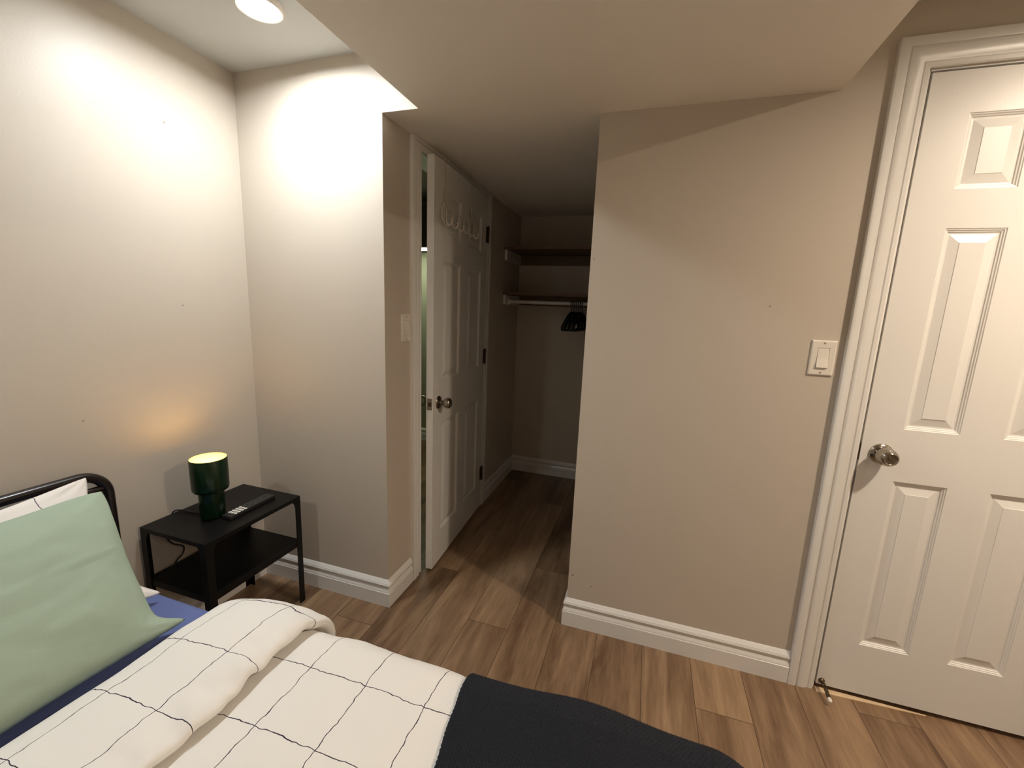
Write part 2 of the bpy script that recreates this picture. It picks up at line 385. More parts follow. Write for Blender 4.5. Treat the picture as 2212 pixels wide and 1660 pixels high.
# the passage frame is squeezed under the soffit: its head casing is only a narrow strip
def narrow_head_frame():
    m = MB(); a0, a1, zt = D1Y0+0.001, D1Y1-0.001, D1Z+0.001; hh = ZS-zt-0.001
    rs = []
    for k in range(4):
        ring = []
        for u, v in CASP:
            uz = u/0.082*hh
            if k == 0: ring.append(f1(a0-u, v, 0.0))
            elif k == 1: ring.append(f1(a0-u, v, zt+uz))
            elif k == 2: ring.append(f1(a1+u, v, zt+uz))
            else: ring.append(f1(a1+u, v, 0.0))
        rs.append(ring)
    m.rings(rs)
    t = tag(m.build('trim_1', M['trim'], smooth=25), 'white moulded frame round the open passage door', 'door frame', kind='structure')
    j = MB()
    j.box((XR_RET-0.11, D1Y0-0.0005, 0), (XR_RET, D1Y0+0.003, D1Z)); j.box((XR_RET-0.11, D1Y1-0.003, 0), (XR_RET, D1Y1+0.0005, D1Z))
    j.box((XR_RET-0.11, D1Y0, D1Z-0.003), (XR_RET, D1Y1, D1Z+0.0005))
    j.build('jamb', M['trim'], parent=t)
    sp = MB().box((XR_RET-0.012, D1Y0+0.003, 0.835), (XR_RET+0.001, D1Y0+0.0045, 0.893))
    sp.build('strike_plate', M['dark_metal'], parent=t)
narrow_head_frame()
t2m = MB(); casing(t2m, f2, D2X0-0.003, D2X1+0.003, D2Z+0.003)
trim2 = tag(t2m.build('trim_2', M['trim'], smooth=25), 'white moulded casing round the closed panel door', 'door frame', kind='structure')
j2 = MB()
j2.box((D2X0-0.0005, YR, 0), (D2X0+0.003, YR+0.12, D2Z)); j2.box((D2X1-0.003, YR, 0), (D2X1+0.0005, YR+0.12, D2Z)); j2.box((D2X0, YR, D2Z-0.003), (D2X1, YR+0.12, D2Z+0.0005))
j2.box((D2X0+0.003, YR+0.04, 0), (D2X0+0.014, YR+0.07, D2Z-0.003)); j2.box((D2X1-0.014, YR+0.04, 0), (D2X1-0.003, YR+0.07, D2Z-0.003))
j2.build('jamb', M['trim'], parent=trim2)

# ------------------------------------------------------------------ six-panel doors
RINGS = [(0, 0), (0.002, -0.0022), (0.0045, -0.0026), (0.0065, -0.0052), (0.0095, -0.0060), (0.0115, -0.0088), (0.0150, -0.0092), (0.0165, -0.0092), (0.0400, -0.0035), (0.0408, -0.0022)]
def door_slab(mb, T, W, H, th, cols, rows):
    us = sorted({0, W, *[c for p in cols for c in p]}); vs_ = sorted({0, H, *[c for p in rows for c in p]})
    inp = lambda a, b, L: any(abs(a-p[0]) < 1e-6 and abs(b-p[1]) < 1e-6 for p in L)
    for i in range(len(us)-1):
        for k in range(len(vs_)-1):
            u0, u1, v0, v1 = us[i], us[i+1], vs_[k], vs_[k+1]
            if inp(u0, u1, cols) and inp(v0, v1, rows):
                rs = [[T(u0+d, v0+d, w_), T(u1-d, v0+d, w_), T(u1-d, v1-d, w_), T(u0+d, v1-d, w_)] for d, w_ in RINGS]
                mb.rings(rs, True, False, True)
            else:
                mb.add([T(u0, v0, 0), T(u1, v0, 0), T(u1, v1, 0), T(u0, v1, 0)], [(0, 1, 2, 3)])
    mb.add([T(0,0,0), T(W,0,0), T(W,H,0), T(0,H,0), T(0,0,-th), T(W,0,-th), T(W,H,-th), T(0,H,-th)],
           [(4,7,6,5), (0,4,5,1), (1,5,6,2), (2,6,7,3), (3,7,4,0)])

def weld(o):
    bm = bmesh.new(); bm.from_mesh(o.data); bmesh.ops.remove_doubles(bm, verts=bm.verts, dist=1e-5)
    bmesh.ops.recalc_face_normals(bm, faces=bm.faces); bm.to_mesh(o.data); bm.free()

# --- the closed door on the right
S2X, S2Z = 0.7010, 0.019
d2 = thing('door_2', 'closed white six-panel door at the right with an egg-shaped knob', 'door', (S2X, YR, S2Z), kind='structure')
T2 = lambda u, v, w_: Vector((S2X+u, YR-w_, S2Z+v))
mb = MB(); door_slab(mb, T2, 0.606, 2.015, 0.036, [(0.1025, 0.2445), (0.3505, 0.4955)], [(0.194, 0.803), (0.978, 1.592), (1.700, 1.903)])
weld(mb.build('door_panel', M['door'], parent=d2, origin=d2.location))
KX, KZ = 0.757, 0.910
rose = MB().lathe((KX, YR, KZ), (0, -1, 0), [(0.0335, 0), (0.0335, 0.002), (0.031, 0.006), (0.022, 0.0095), (0.015, 0.011)], 48)
ro = rose.build('rosette', M['nickel'], parent=d2, origin=d2.location, smooth=40)
knob = MB().lathe((KX, YR, KZ), (0, -1, 0), [(0.0150, 0.009), (0.0160, 0.014), (0.0220, 0.0185), (0.0270, 0.0245), (0.0288, 0.032), (0.0286, 0.040), (0.0268, 0.050), (0.0235, 0.058), (0.0205, 0.0625),
                                       (0.0185, 0.0640), (0.0165, 0.0635), (0.0150, 0.0610), (0.0075, 0.0605), (0.0070, 0.0635), (0.0, 0.0638)], 48)
ko = knob.build('door_knob', M['nickel'], parent=d2, origin=d2.location, smooth=50); ko['label'] = 'satin nickel keyed door knob'
MB().box((KX-0.0008, YR-0.0642, KZ-0.004), (KX+0.0008, YR-0.0637, KZ+0.004)).build('keyhole', M['dark_metal'], parent=ko, origin=d2.location)
MB().box((S2X-0.0050, YR+0.002, KZ-0.028), (S2X-0.0005, YR+0.026, KZ+0.028)).build('latch_plate', M['dark_metal'], parent=d2, origin=d2.location)
# springy door stop at the bottom corner
sb = MB().lathe((0.716, YR, 0.036), (0, -1, 0), [(0.010, 0), (0.010, 0.003), (0.007, 0.006), (0.006, 0.010)], 24).build('door_stop', M['spring'], parent=d2, origin=d2.location, smooth=40)
sb['label'] = 'brass spring door stop with white tip'
pts = []
for k in range(16*14+1):
    a = k/16*2*math.pi; tt = k/(16*14); y = YR-0.008-tt*0.058; zc = 0.036-0.012*tt*tt; r = 0.0052
    pts.append((0.716+0.004*tt+r*math.cos(a), y, zc+r*math.sin(a)))
MB().tube(pts, 0.0012, 6).build('spring', M['spring'], parent=sb, origin=d2.location, smooth=60)
MB().lathe((0.720, YR-0.064, 0.0243), (0.03, -1, -0.25), [(0.0058, 0), (0.0066, 0.002), (0.0066, 0.010), (0.0050, 0.014), (0.0, 0.0155)], 24).build('rubber_tip', M['plastic_white'], parent=sb, origin=d2.location, smooth=40)
# pale strip on the floor under the door
m = MB(); r0 = [(0.699, YR-0.021, 0), (0.699, YR-0.021, 0.004), (0.699, YR+0.002, 0.005), (0.699, YR+0.002, 0)]
r1 = [(1.03, YR-0.001, 0), (1.03, YR-0.001, 0.002), (1.03, YR+0.002, 0.0025), (1.03, YR+0.002, 0)]
m.rings([r0, r1]); tag(m.build('trim_3', M['threshold']), 'pale wooden threshold strip under the closed door', 'threshold', kind='structure')

# --- the open door in the passage: hinged at the far side, latch edge swung a little into the passage
HY, HX, DW, DH, DT, A1 = 2.492, -0.978, 0.748, 1.950, 0.034, math.radians(3.3)
LDIR = Vector((math.sin(A1), -math.cos(A1), 0)); NDIR = Vector((math.cos(A1), math.sin(A1), 0))
HB = Vector((HX, HY, 0.014))
d1 = thing('door_1', 'white six-panel door standing ajar in the dim passage', 'door', HB, kind='structure')
T1 = lambda u, v, w_: HB + LDIR*u + NDIR*w_ + Vector((0, 0, v))       # u from the hinge
mb = MB(); door_slab(mb, T1, DW, DH, DT, [(0.104, 0.320), (0.428, 0.646)], [(0.165, 0.745), (0.955, 1.520), (1.630, 1.828)])
weld(mb.build('door_panel', M['door'], parent=d1, origin=HB))
kc = T1(DW-0.062, 0.853, 0)
MB().lathe(kc, NDIR, [(0.032, 0), (0.032, 0.002), (0.029, 0.006), (0.020, 0.009), (0.012, 0.011)], 40).build('rosette', M['nickel'], parent=d1, origin=HB, smooth=40)
MB().lathe(kc, NDIR, [(0.011, 0.009), (0.0105, 0.024), (0.013, 0.028), (0.021, 0.033), (0.0255, 0.041), (0.0265, 0.048), (0.0250, 0.056), (0.0200, 0.063), (0.0120, 0.067), (0.0, 0.068)], 40).build('door_knob', M['nickel'], parent=d1, origin=HB, smooth=50)
MB().lathe(kc - NDIR*DT, -NDIR, [(0.032, 0), (0.032, 0.002), (0.029, 0.006), (0.012, 0.010), (0.011, 0.024), (0.021, 0.033), (0.0265, 0.048), (0.0200, 0.063), (0.0, 0.068)], 40).build('back_knob', M['nickel'], parent=d1, origin=HB, smooth=50)
lp = MB()
def tbox(mb_, T, u0, u1, v0, v1, w0, w1):
    mb_.add([T(u, v, w_) for w_ in (w0, w1) for (u, v) in ((u0, v0), (u1, v0), (u1, v1), (u0, v1))], [(0,3,2,1),(4,5,6,7),(0,1,5,4),(1,2,6,5),(2,3,7,6),(3,0,4,7)])
tbox(lp, T1, DW, DW+0.0012, 0.825, 0.882, -DT/2-0.0125, -DT/2+0.0125)
lo = lp.build('latch_plate', M['nickel'], parent=d1, origin=HB)
lb = MB(); tbox(lb, T1, DW+0.001, DW+0.009, 0.843, 0.861, -DT/2-0.007, -DT/2+0.006); lb.build('latch_bolt', M['dark_metal'], parent=lo, origin=HB, bevel=0.002)
for hz in (1.700, 0.965, 0.185):
    h = MB(); c = HB + Vector((0.006, 0.004, hz)); h.cyl(c, c+Vector((0, 0, 0.09)), 0.0062, 16)
    h.cyl(c-Vector((0, 0, 0.004)), c, 0.0045, 12); h.cyl(c+Vector((0, 0, 0.09)), c+Vector((0, 0, 0.095)), 0.0045, 12)
    tbox(h, T1, 0.0, 0.022, hz, hz+0.09, 0.0, 0.0016)
    h.build('hinge', M['dark_metal'], parent=d1, origin=HB, smooth=40)

# --- white hook rack hung over the open door
rb = T1(DW*0.5, DH, 0)
rk = thing('over_door_hook_rack', 'white wire hook rack hanging over the top of the open passage door', 'hook rack', rb)
rail = MB()
for v in (1.752, 1.700):
    rail.tube([T1(0.250, v, 0.010), T1(0.665, v, 0.010)], 0.0035, 10)
# scrolled ends
for u, sg in ((0.665, 1), (0.250, -1)):
    cpt = [(u, 1.752), (u+sg*0.012, 1.758), (u+sg*0.022, 1.745), (u+sg*0.024, 1.725), (u+sg*0.020, 1.705), (u+sg*0.010, 1.695), (u, 1.700)]
    rail.tube([T1(a, b, 0.010) for a, b in [tuple(p[:2]) for p in catmull([(x, y, 0) for x, y in cpt], 6)]], 0.0033, 8)
    rail.tube([T1(u, 1.770, 0.010), T1(u, 1.685, 0.010)], 0.0033, 8)
rail.build('rail', M['white_wire'], parent=rk, origin=rb, smooth=60)
for u in (0.632, 0.285):
    s_ = MB(); 
    tbox(s_, T1, u-0.007, u+0.007, 1.690, DH+0.0035, 0.0010, 0.0030)
    tbox(s_, T1, u-0.007, u+0.007, DH+0.0012, DH+0.0035, -DT-0.003, 0.0030)
    tbox(s_, T1, u-0.007, u+0.007, DH-0.030, DH+0.0035, -DT-0.003, -DT-0.001)
    s_.build('strap', M['white_wire'], parent=rk, origin=rb)
    sc = MB(); q = catmull([(u, 1.835, 0.004), (u+0.014, 1.822, 0.006), (u+0.010, 1.800, 0.006), (u-0.006, 1.788, 0.006), (u-0.016, 1.770, 0.006), (u-0.006, 1.752, 0.006)], 6)
    sc.tube([T1(*p) for p in q], 0.0026, 8); sc.build('scroll', M['white_wire'], parent=rk, origin=rb, smooth=60)
for k in range(6):
    u = 0.275 + k*0.074
    q = catmull([(u, 1.752, 0.013), (u, 1.712, 0.013), (u, 1.690, 0.016), (u, 1.679, 0.025), (u, 1.682, 0.035), (u, 1.693, 0.040), (u, 1.699, 0.041)], 6)
    hk = MB().tube([T1(*p) for p in q], 0.0030, 8)
    hk.lathe(T1(u, 1.697, 0.041), (0, 0, 1), [(0.002, 0), (0.005, 0.003), (0.005, 0.007), (0.002, 0.010)], 10)
    hk.build('hook', M['white_wire'], parent=rk, origin=rb, smooth=60)

# ------------------------------------------------------------------ light switches
def switch(label, to_world, ca, cz, side_gap):
    base = to_world(ca, 0, cz-0.057)
    t = thing('light_switch', label, 'light switch', base)
    p = MB(); W2, H2 = 0.0352, 0.0572
    rs = [[to_world(ca+sx*(W2-i), o, cz+sz*(H2-i)) for sx, sz in ((-1,-1),(1,-1),(1,1),(-1,1))] for i, o in ((0, 0), (0, 0.003), (0.0015, 0.005), (0.004, 0.0058))]
    p.rings(rs, True, True, False)
    a, b = 0.0312, 0.0532; c_, d_ = 0.0168, 0.0335
    # face with an opening for the rocker
    ring_o = rs[-1]; ring_i = [to_world(ca+sx*c_, 0.0058, cz+sz*d_) for sx, sz in ((-1,-1),(1,-1),(1,1),(-1,1))]
    ring_d = [to_world(ca+sx*c_, 0.002, cz+sz*d_) for sx, sz in ((-1,-1),(1,-1),(1,1),(-1,1))]
    p.rings([ring_o, ring_i, ring_d], True, False, True)
    p.build('wall_plate', M['plastic_white'], parent=t, origin=base)
    r = MB(); c2, d2_ = 0.0158, 0.0325
    pr = [(-d2_, 0.0022), (-d2_, 0.0105), (-d2_+0.0015, 0.0112), (-0.004, 0.0072), (0.002, 0.0066), (d2_-0.001, 0.0052), (d2_, 0.0040), (d2_, 0.0022)]
    r.rings([[to_world(ca+sx*c2, o, cz+z) for z, o in pr] for sx in (-1, 1)])
    r.build('rocker', M['plastic_white'], parent=t, origin=base)
    for sz in (-1, 1):
        n0 = (to_world(0, 1, 0)-to_world(0, 0, 0))
        MB().lathe(to_world(ca, 0.0055, cz+sz*0.0485), n0, [(0.0032, 0), (0.0030, 0.0010), (0.0016, 0.0012), (0.0, 0.0006)], 16).build('screw', M['screw'], parent=t, origin=base, smooth=40)
switch('white rocker light switch on the wall left of the closed panel door', f2, 0.549, 1.209, 0)
switch('white rocker light switch on the short wall beside the open passage door', f1, 1.611, 1.228, 0)

# ------------------------------------------------------------------ closet shelves, rod, hangers
def shelf(label, z, cleat_h):
    t = thing('closet_shelf', label, 'shelf', (XR_RET, YC, z), group='closet shelves')
    MB().box((XR_RET+0.001, 2.865, z), (0.515, YC-0.001, z+0.019)).build('board', M['closet_wood'], parent=t, origin=t.location, bevel=0.001)
    MB().box((XR_RET+0.001, 2.885, z-cleat_h), (XR_RET+0.019, YC-0.02, z-0.0005)).build('cleat', M['trim'], parent=t, origin=t.location, bevel=0.001)
    MB().box((XR_RET+0.001, YC-0.019, z-cleat_h), (0.515, YC-0.001, z-0.0005)).build('rear_cleat', M['closet_wood'], parent=t, origin=t.location, bevel=0.001)
shelf('upper dark brown closet shelf, empty', 1.727, 0.070)
shelf('lower dark brown closet shelf above the hanging rod', 1.422, 0.066)
RZ, RY = 1.377, 2.955
rod = thing('closet_rod', 'white round closet rod under the lower shelf', 'closet rod', (XR_RET+0.019, RY, RZ))
MB().cyl((XR_RET+0.020, RY, RZ), (0.514, RY, RZ), 0.0125, 24).build('rod', M['trim'], parent=rod, origin=rod.location, smooth=40)
m = MB().box((XR_RET+0.0195, RY-0.022, RZ-0.030), (XR_RET+0.024, RY+0.022, RZ+0.040)); m.lathe((XR_RET+0.024, RY, RZ), (1, 0, 0), [(0.019, 0), (0.019, 0.012), (0.0135, 0.012)], 24)
m.build('rod_socket', M['plastic_white'], parent=rod, origin=rod.location, smooth=40)

def make_hanger():
    t = thing('clothes_hanger', 'black plastic hanger in the tight bunch on the closet rod', 'hanger', (0, 0, 0), group='bunch of black hangers')
    hk = MB(); R_ = 0.0185
    arc = [(0, R_*math.cos(a), R_*math.sin(a)) for a in [math.radians(-25+k*(205)/20) for k in range(21)]]
    # hook: from the free tip over the rod and down to the neck
    pth = arc + [(0, -R_, -0.008), (0, -0.012, -0.024), (0, -0.002, -0.034), (0, 0, -0.050), (0, 0, -0.068)]
    hk.tube([Vector(p) for p in pth], 0.0032, 8); hk.build('hook', M['black_plastic'], parent=t, smooth=60)
    b = MB()
    sh = catmull([(0, -0.195, -0.172), (0, -0.200, -0.158), (0, -0.185, -0.142), (0, -0.110, -0.098), (0, -0.045, -0.068), (0, 0.0, -0.058), (0, 0.045, -0.068), (0, 0.110, -0.098), (0, 0.185, -0.142), (0, 0.200, -0.158), (0, 0.195, -0.172)], 5)
    b.tube(sh, 0.0058, 10)
    b.tube([(0, -0.195, -0.172), (0, -0.15, -0.177), (0, 0.15, -0.177), (0, 0.195, -0.172)], 0.0055, 10)
    b.build('body', M['black_plastic'], parent=t, smooth=60)
    b2 = MB().tube([(0, -0.085, -0.092), (0, -0.05, -0.128), (0, 0.05, -0.128), (0, 0.085, -0.092)], 0.0040, 8)
    b2.build('brace', M['black_plastic'], parent=t, smooth=60)
    return t
proto = make_hanger()
HXS = [(-0.522, -6.0), (-0.5093, -5.6), (-0.4966, -5.9), (-0.4839, -5.3), (-0.4712, -5.6), (-0.4585, -5.0), (-0.4458, -5.2)]
for i, (hx, ang) in enumerate(HXS):
    if i == 0: h = proto
    else:
        h = proto.copy(); COL.objects.link(h)
        for ch in proto.children:
            c = ch.copy(); COL.objects.link(c); c.parent = h
    h.location = (hx, RY, RZ-0.0025); h.rotation_euler = (0, 0, math.radians(ang))

# ------------------------------------------------------------------ recessed ceiling lights, plus two unseen fill lights added behind the viewer
CL = ['round recessed ceiling light above the nightstand corner', 'added unseen round fill light on the left, behind the viewer',
      'round recessed ceiling light in front of the closed panel door', 'added unseen round fill light at the right, behind the viewer']
for i, (x, y, st, colr) in enumerate(CEILING_LIGHTS):
    t = thing('ceiling_light', CL[i], 'ceiling light', (x, y, ZC), group='recessed ceiling lights')
    MB().lathe((x, y, ZC), (0, 0, -1), [(0.070, 0), (0.070, 0.006), (0.068, 0.013), (0.064, 0.016), (0.059, 0.015), (0.057, 0.011), (0.0565, 0.0)], 48, True, False).build('trim_ring', M['plastic_white'], parent=t, origin=t.location, smooth=40)
    MB().lathe((x, y, ZC), (0, 0, -1), [(0.0555, 0.003), (0.0555, 0.0055), (0.0, 0.0058)], 32, True, False).build('lens', emit_mat('led_lens_%d' % i, colr, st), parent=t, origin=t.location)

# ------------------------------------------------------------------ bathroom behind the door: cabinet and strip added for the dark and bright bands
bc = thing('added_bath_cabinet', 'added dark cabinet making the dark band in the door gap', 'cabinet', (-2.05, BY1, 1.80))
MB().box((-2.45, BY1-0.36, 1.80), (-1.40, BY1-0.001, 2.12)).build('body', M['bath_dark_band'], parent=bc, origin=bc.location, bevel=0.003)
vl = MB().box((-2.40, BY1-0.32, 1.788), (-1.45, BY1-0.24, 1.7995)).build('added_light_strip', emit_mat('added_strip_glow', (0.93, 1.0, 0.72), BATH_STRENGTH), parent=bc, origin=bc.location)  # added glow for the bright band on the wall below

# ------------------------------------------------------------------ nightstand
TX0, TX1, TY0, TY1, TZ = -1.680, -1.362, 0.943, 1.358, 0.500
ns = thing('nightstand', 'small black metal nightstand with a lower shelf in the corner', 'nightstand', ((TX0+TX1)/2, (TY0+TY1)/2, 0))
og = ns.location
def tray(name, z0, z1, inset):
    m = MB(); x0, x1, y0, y1 = TX0+inset, TX1-inset, TY0+inset, TY1-inset
    m.box((x0, y0, z1-0.003), (x1, y1, z1))
    for a, b in (((x0, y0, z0), (x1, y0+0.002, z1-0.003)), ((x0, y1-0.002, z0), (x1, y1, z1-0.003)), ((x0, y0+0.002, z0), (x0+0.002, y1-0.002, z1-0.003)), ((x1-0.002, y0+0.002, z0), (x1, y1-0.002, z1-0.003))):
        m.box(a, b)
    return m.build(name, M['black_metal'], parent=ns, origin=og)
tray('top', TZ-0.016, TZ, 0.0)
tray('shelf', 0.272, 0.296, 0.003)
for sx in (0, 1):
    for sy in (0, 1):
        cx, cy = (TX0, TX1)[sx], (TY0, TY1)[sy]; dx, dy = (1, -1)[sx], (1, -1)[sy]; t_ = 0.0025; wl = 0.027
        c0 = [(cx, cy), (cx+dx*wl, cy), (cx+dx*wl, cy+dy*t_), (cx+dx*t_, cy+dy*t_), (cx+dx*t_, cy+dy*wl), (cx, cy+dy*wl)]
        c1 = [(cx+dx*0.0001*0, cy)] + c0[1:]
        fl = 0.012
        top_ = [(cx, cy), (cx+dx*(wl+fl), cy), (cx+dx*(wl+fl), cy+dy*t_), (cx+dx*t_, cy+dy*t_), (cx+dx*t_, cy+dy*(wl+fl)), (cx, cy+dy*(wl+fl))]
        md = [(cx, cy), (cx+dx*(wl+fl*0.35), cy), (cx+dx*(wl+fl*0.35), cy+dy*t_), (cx+dx*t_, cy+dy*t_), (cx+dx*t_, cy+dy*(wl+fl*0.35)), (cx, cy+dy*(wl+fl*0.35))]
        m = MB(); m.rings([[(x, y, 0.0) for x, y in c0], [(x, y, 0.452) for x, y in c0], [(x, y, 0.471) for x, y in md], [(x, y, TZ-0.0165) for x, y in top_]])
        m.build('leg', M['black_metal'], parent=ns, origin=og)

# ------------------------------------------------------------------ table lamp
LX, LY = -1.527, 1.100
tl = thing('table_lamp', 'dark green mushroom-shaped table lamp glowing on the nightstand', 'lamp', (LX, LY, TZ)); og = tl.location
MB().lathe((LX, LY, TZ), (0, 0, 1), [(0.0385, 0.0), (0.0408, 0.002), (0.0415, 0.006), (0.0415, 0.113), (0.036, 0.1145)], 56, True, True).build('base', M['green_gloss'], parent=tl, origin=og, smooth=40)
sh_o = [(0.030, 0.1145), (0.048, 0.1065), (0.0530, 0.1068), (0.0570, 0.1095), (0.0595, 0.1150), (0.0605, 0.1220), (0.0605, 0.2330), (0.0597, 0.2340)]
sh_i = [(0.0585, 0.2336), (0.0578, 0.2315), (0.0578, 0.1260), (0.0550, 0.1185), (0.0400, 0.1160), (0.0200, 0.1158)]
shd = MB().lathe((LX, LY, TZ), (0, 0, 1), sh_o + [(0.0585, 0.2336)], 64, False, False).build('lamp_shade', M['green_gloss'], parent=tl, origin=og, smooth=40)
MB().lathe((LX, LY, TZ), (0, 0, 1), sh_i, 64, False, True).build('lining', M['lamp_inner'], parent=shd, origin=og, smooth=40)
MB().lathe((LX, LY, TZ), (0, 0, 1), [(0.015, 0.1162), (0.015, 0.158), (0.010, 0.166)], 24).build('bulb_holder', M['plastic_white'], parent=tl, origin=og, smooth=40)
bl = []
for k in range(17):
    a = math.pi*k/16; bl.append((0.020*math.sin(a) if k not in (0, 16) else 0.0, 0.184-0.020*math.cos(a)))
MB().lathe((LX, LY, TZ), (0, 0, 1), bl, 24).build('bulb', emit_mat('warm_bulb', (1.0, 0.66, 0.27), BULB_STRENGTH), parent=tl, origin=og, smooth=180)
cordp = catmull([(LX-0.040, LY-0.01, TZ+0.006), (-1.625, 1.085, TZ+0.0035), (-1.660, 1.080, TZ+0.006), (-1.684, 1.062, TZ+0.004), (-1.688, 1.050, TZ-0.03), (-1.686, 1.035, 0.44), (-1.686, 1.030, 0.41), (-1.686, 1.050, 0.375), (-1.686, 1.085, 0.345), (-1.686, 1.080, 0.315), (-1.686, 1.050, 0.29), (-1.686, 1.03, 0.20)], 8)
MB().tube(cordp, 0.0028, 10).build('power_cord', M['black_plastic'], parent=tl, origin=og, smooth=60)

# ------------------------------------------------------------------ remote control
A, B_ = Vector((-1.452, 1.092, TZ)), Vector((-1.458, 1.302, TZ))
rd = (B_-A).normalized(); rs_ = Vector((rd.y, -rd.x, 0))
rc = thing('remote_control', 'long black remote control with white number buttons beside the lamp', 'remote control', (A+B_)/2); og = rc.location
TR = lambda a, s, z: A + rd*a + rs_*s + Vector((0, 0, z))
LEN = (B_-A).length
m = MB(); outl = []
def rrect(hw, inset):
    o = []; r = 0.006
    for (ca, cs, a0) in ((LEN-r, hw-r, 0), (r, hw-r, 90), (r, -hw+r, 180), (LEN-r, -hw+r, 270)):
        for k in range(5):
            a = math.radians(a0 + 90*k/4); o.append((ca + (r-inset)*math.cos(a), cs + (r-inset)*math.sin(a)))
    return o
m.rings([[TR(a, s, z) for a, s in rrect(0.0235, ins)] for ins, z in ((0.0015, 0.0005), (0.0, 0.002), (0.0, 0.0135), (0.0012, 0.0155))])
m.build('body', M['black_plastic'], parent=rc, origin=og, smooth=40)
wb = gb = None
for r_ in range(4):
    for c_ in range(3):
        p = TR(0.030+r_*0.0145, (c_-1)*0.0135, 0.0150)
        if wb is None: wb = MB().lathe((0, 0, 0), (0, 0, 1), [(0.0058, 0), (0.0058, 0.0014), (0.0046, 0.0022), (0.0, 0.0024)], 20).build('number_button', M['white_button'], parent=rc, smooth=50); b = wb; b['label'] = 'white round number button'
        else: b = wb.copy(); COL.objects.link(b); b.parent = rc
        b.location = p - og
for r_ in range(8):
    for c_ in range(3):
        if (r_*3+c_) % 7 == 5: continue
        p = TR(0.092+r_*0.0135, (c_-1)*0.0135, 0.0150)
        if gb is None: gb = MB().lathe((0, 0, 0), (0, 0, 1), [(0.0042, 0), (0.0042, 0.0012), (0.0032, 0.0018), (0.0, 0.0019)], 16).build('control_button', M['grey_button'], parent=rc, smooth=50); b = gb; b['label'] = 'dark grey round button'
        else: b = gb.copy(); COL.objects.link(b); b.parent = rc
        b.location = p - og

# ------------------------------------------------------------------ bed
BY0, BY1_ = -0.57, 0.81
BXH, BXF = -1.600, 0.330
HBX = -1.640
bf = thing('bed_frame', 'black tubular metal bed frame with a rounded headboard against the left wall', 'bed', (HBX, (BY0+BY1_)/2, 0)); og = bf.location
hy0, hy1, htz, rc_ = BY0-0.035, 0.847, 0.755, 0.075
path = [(HBX, hy1, 0.0), (HBX, hy1, 0.3), (HBX, hy1, htz-rc_)]
path += [(HBX, hy1-rc_+rc_*math.cos(a), htz-rc_+rc_*math.sin(a)) for a in [math.radians(90*k/10) for k in range(1, 11)]]
path += [(HBX, y, htz) for y in (0.5, 0.14, -0.2)]
path += [(HBX, hy0+rc_-rc_*math.sin(a), htz-rc_+rc_*math.cos(a)) for a in [math.radians(90*k/10) for k in range(0, 11)]]
path += [(HBX, hy0, 0.3), (HBX, hy0, 0.0)]
hb = MB().tube(path, 0.0152, 20).build('headboard', M['bed_metal'], parent=bf, origin=og, smooth=60)
MB().cyl((HBX, hy0, 0.703), (HBX, hy1, 0.703), 0.0105, 16).build('headboard_rail', M['bed_metal'], parent=hb, origin=og, smooth=60)
MB().cyl((HBX, hy0, 0.46), (HBX, hy1, 0.46), 0.0125, 16).build('headboard_rail', M['bed_metal'], parent=hb, origin=og, smooth=60)
for y in [hy0+0.115*k+0.07 for k in range(12)]:
    MB().cyl((HBX, y, 0.46), (HBX, y, 0.703), 0.006, 10).build('headboard_spindle', M['bed_metal'], parent=hb, origin=og, smooth=60)
for y in (BY0+0.02, BY1_-0.04):
    MB().box((HBX+0.01, y, 0.16), (BXF-0.03, y+0.02, 0.20)).build('side_rail', M['bed_metal'], parent=bf, origin=og, bevel=0.003)
for y in (BY0+0.03, BY1_-0.03):
    MB().cyl((BXF-0.04, y, 0.0), (BXF-0.04, y, 0.20), 0.016, 16).build('leg', M['bed_metal'], parent=bf, origin=og, smooth=60)
sl = MB()
for k in range(12):
    x = -1.55 + k*0.16; sl.box((x, BY0+0.04, 0.185), (x+0.05, BY1_-0.04, 0.199))
sl.build('slats', M['bed_metal'], parent=bf, origin=og)

# mattress wrapped in the blue fitted sheet
def rounded_slab(x0, x1, y0, y1, z0, z1, r, seg=6):
    prof = []
    for k in range(seg+1):
        a = math.radians(90*k/seg); prof.append((r*(1-math.sin(a)) if False else r-r*math.sin(math.radians(90)-a+0) , 0))
    m = MB(); rings = []
    steps = [(r-r*math.cos(a), z0+r-r*math.sin(a)) for a in [math.radians(90-90*k/seg) for k in range(seg+1)]]
    steps = [(r-r*math.sin(math.radians(90*k/seg)), z0+r-r*math.cos(math.radians(90*k/seg))) for k in range(seg+1)]
    steps += [(r-r*math.cos(math.radians(90*k/seg)), z1-r+r*math.sin(math.radians(90*k/seg))) for k in range(seg+1)]
    for ins, z in steps:
        ring = []; rc2 = 0.07
        for cx, cy, a0 in ((x1-rc2, y1-rc2, 0), (x0+rc2, y1-rc2, 90), (x0+rc2, y0+rc2, 180), (x1-rc2, y0+rc2, 270)):
            for k in range(7):
                a = math.radians(a0+90*k/6); ring.append((cx+(rc2-ins)*math.cos(a), cy+(rc2-ins)*math.sin(a), z))
        rings.append(ring)
    m.rings(rings); return m
mt = rounded_slab(BXH, BXF-0.03, BY0, BY1_, 0.20, BED_TOP, 0.035)
tag(mt.build('mattress', M['sheet'], origin=((BXH+BXF)/2, 0.12, 0.20), smooth=50), 'mattress covered with a plain blue fitted sheet', 'mattress')

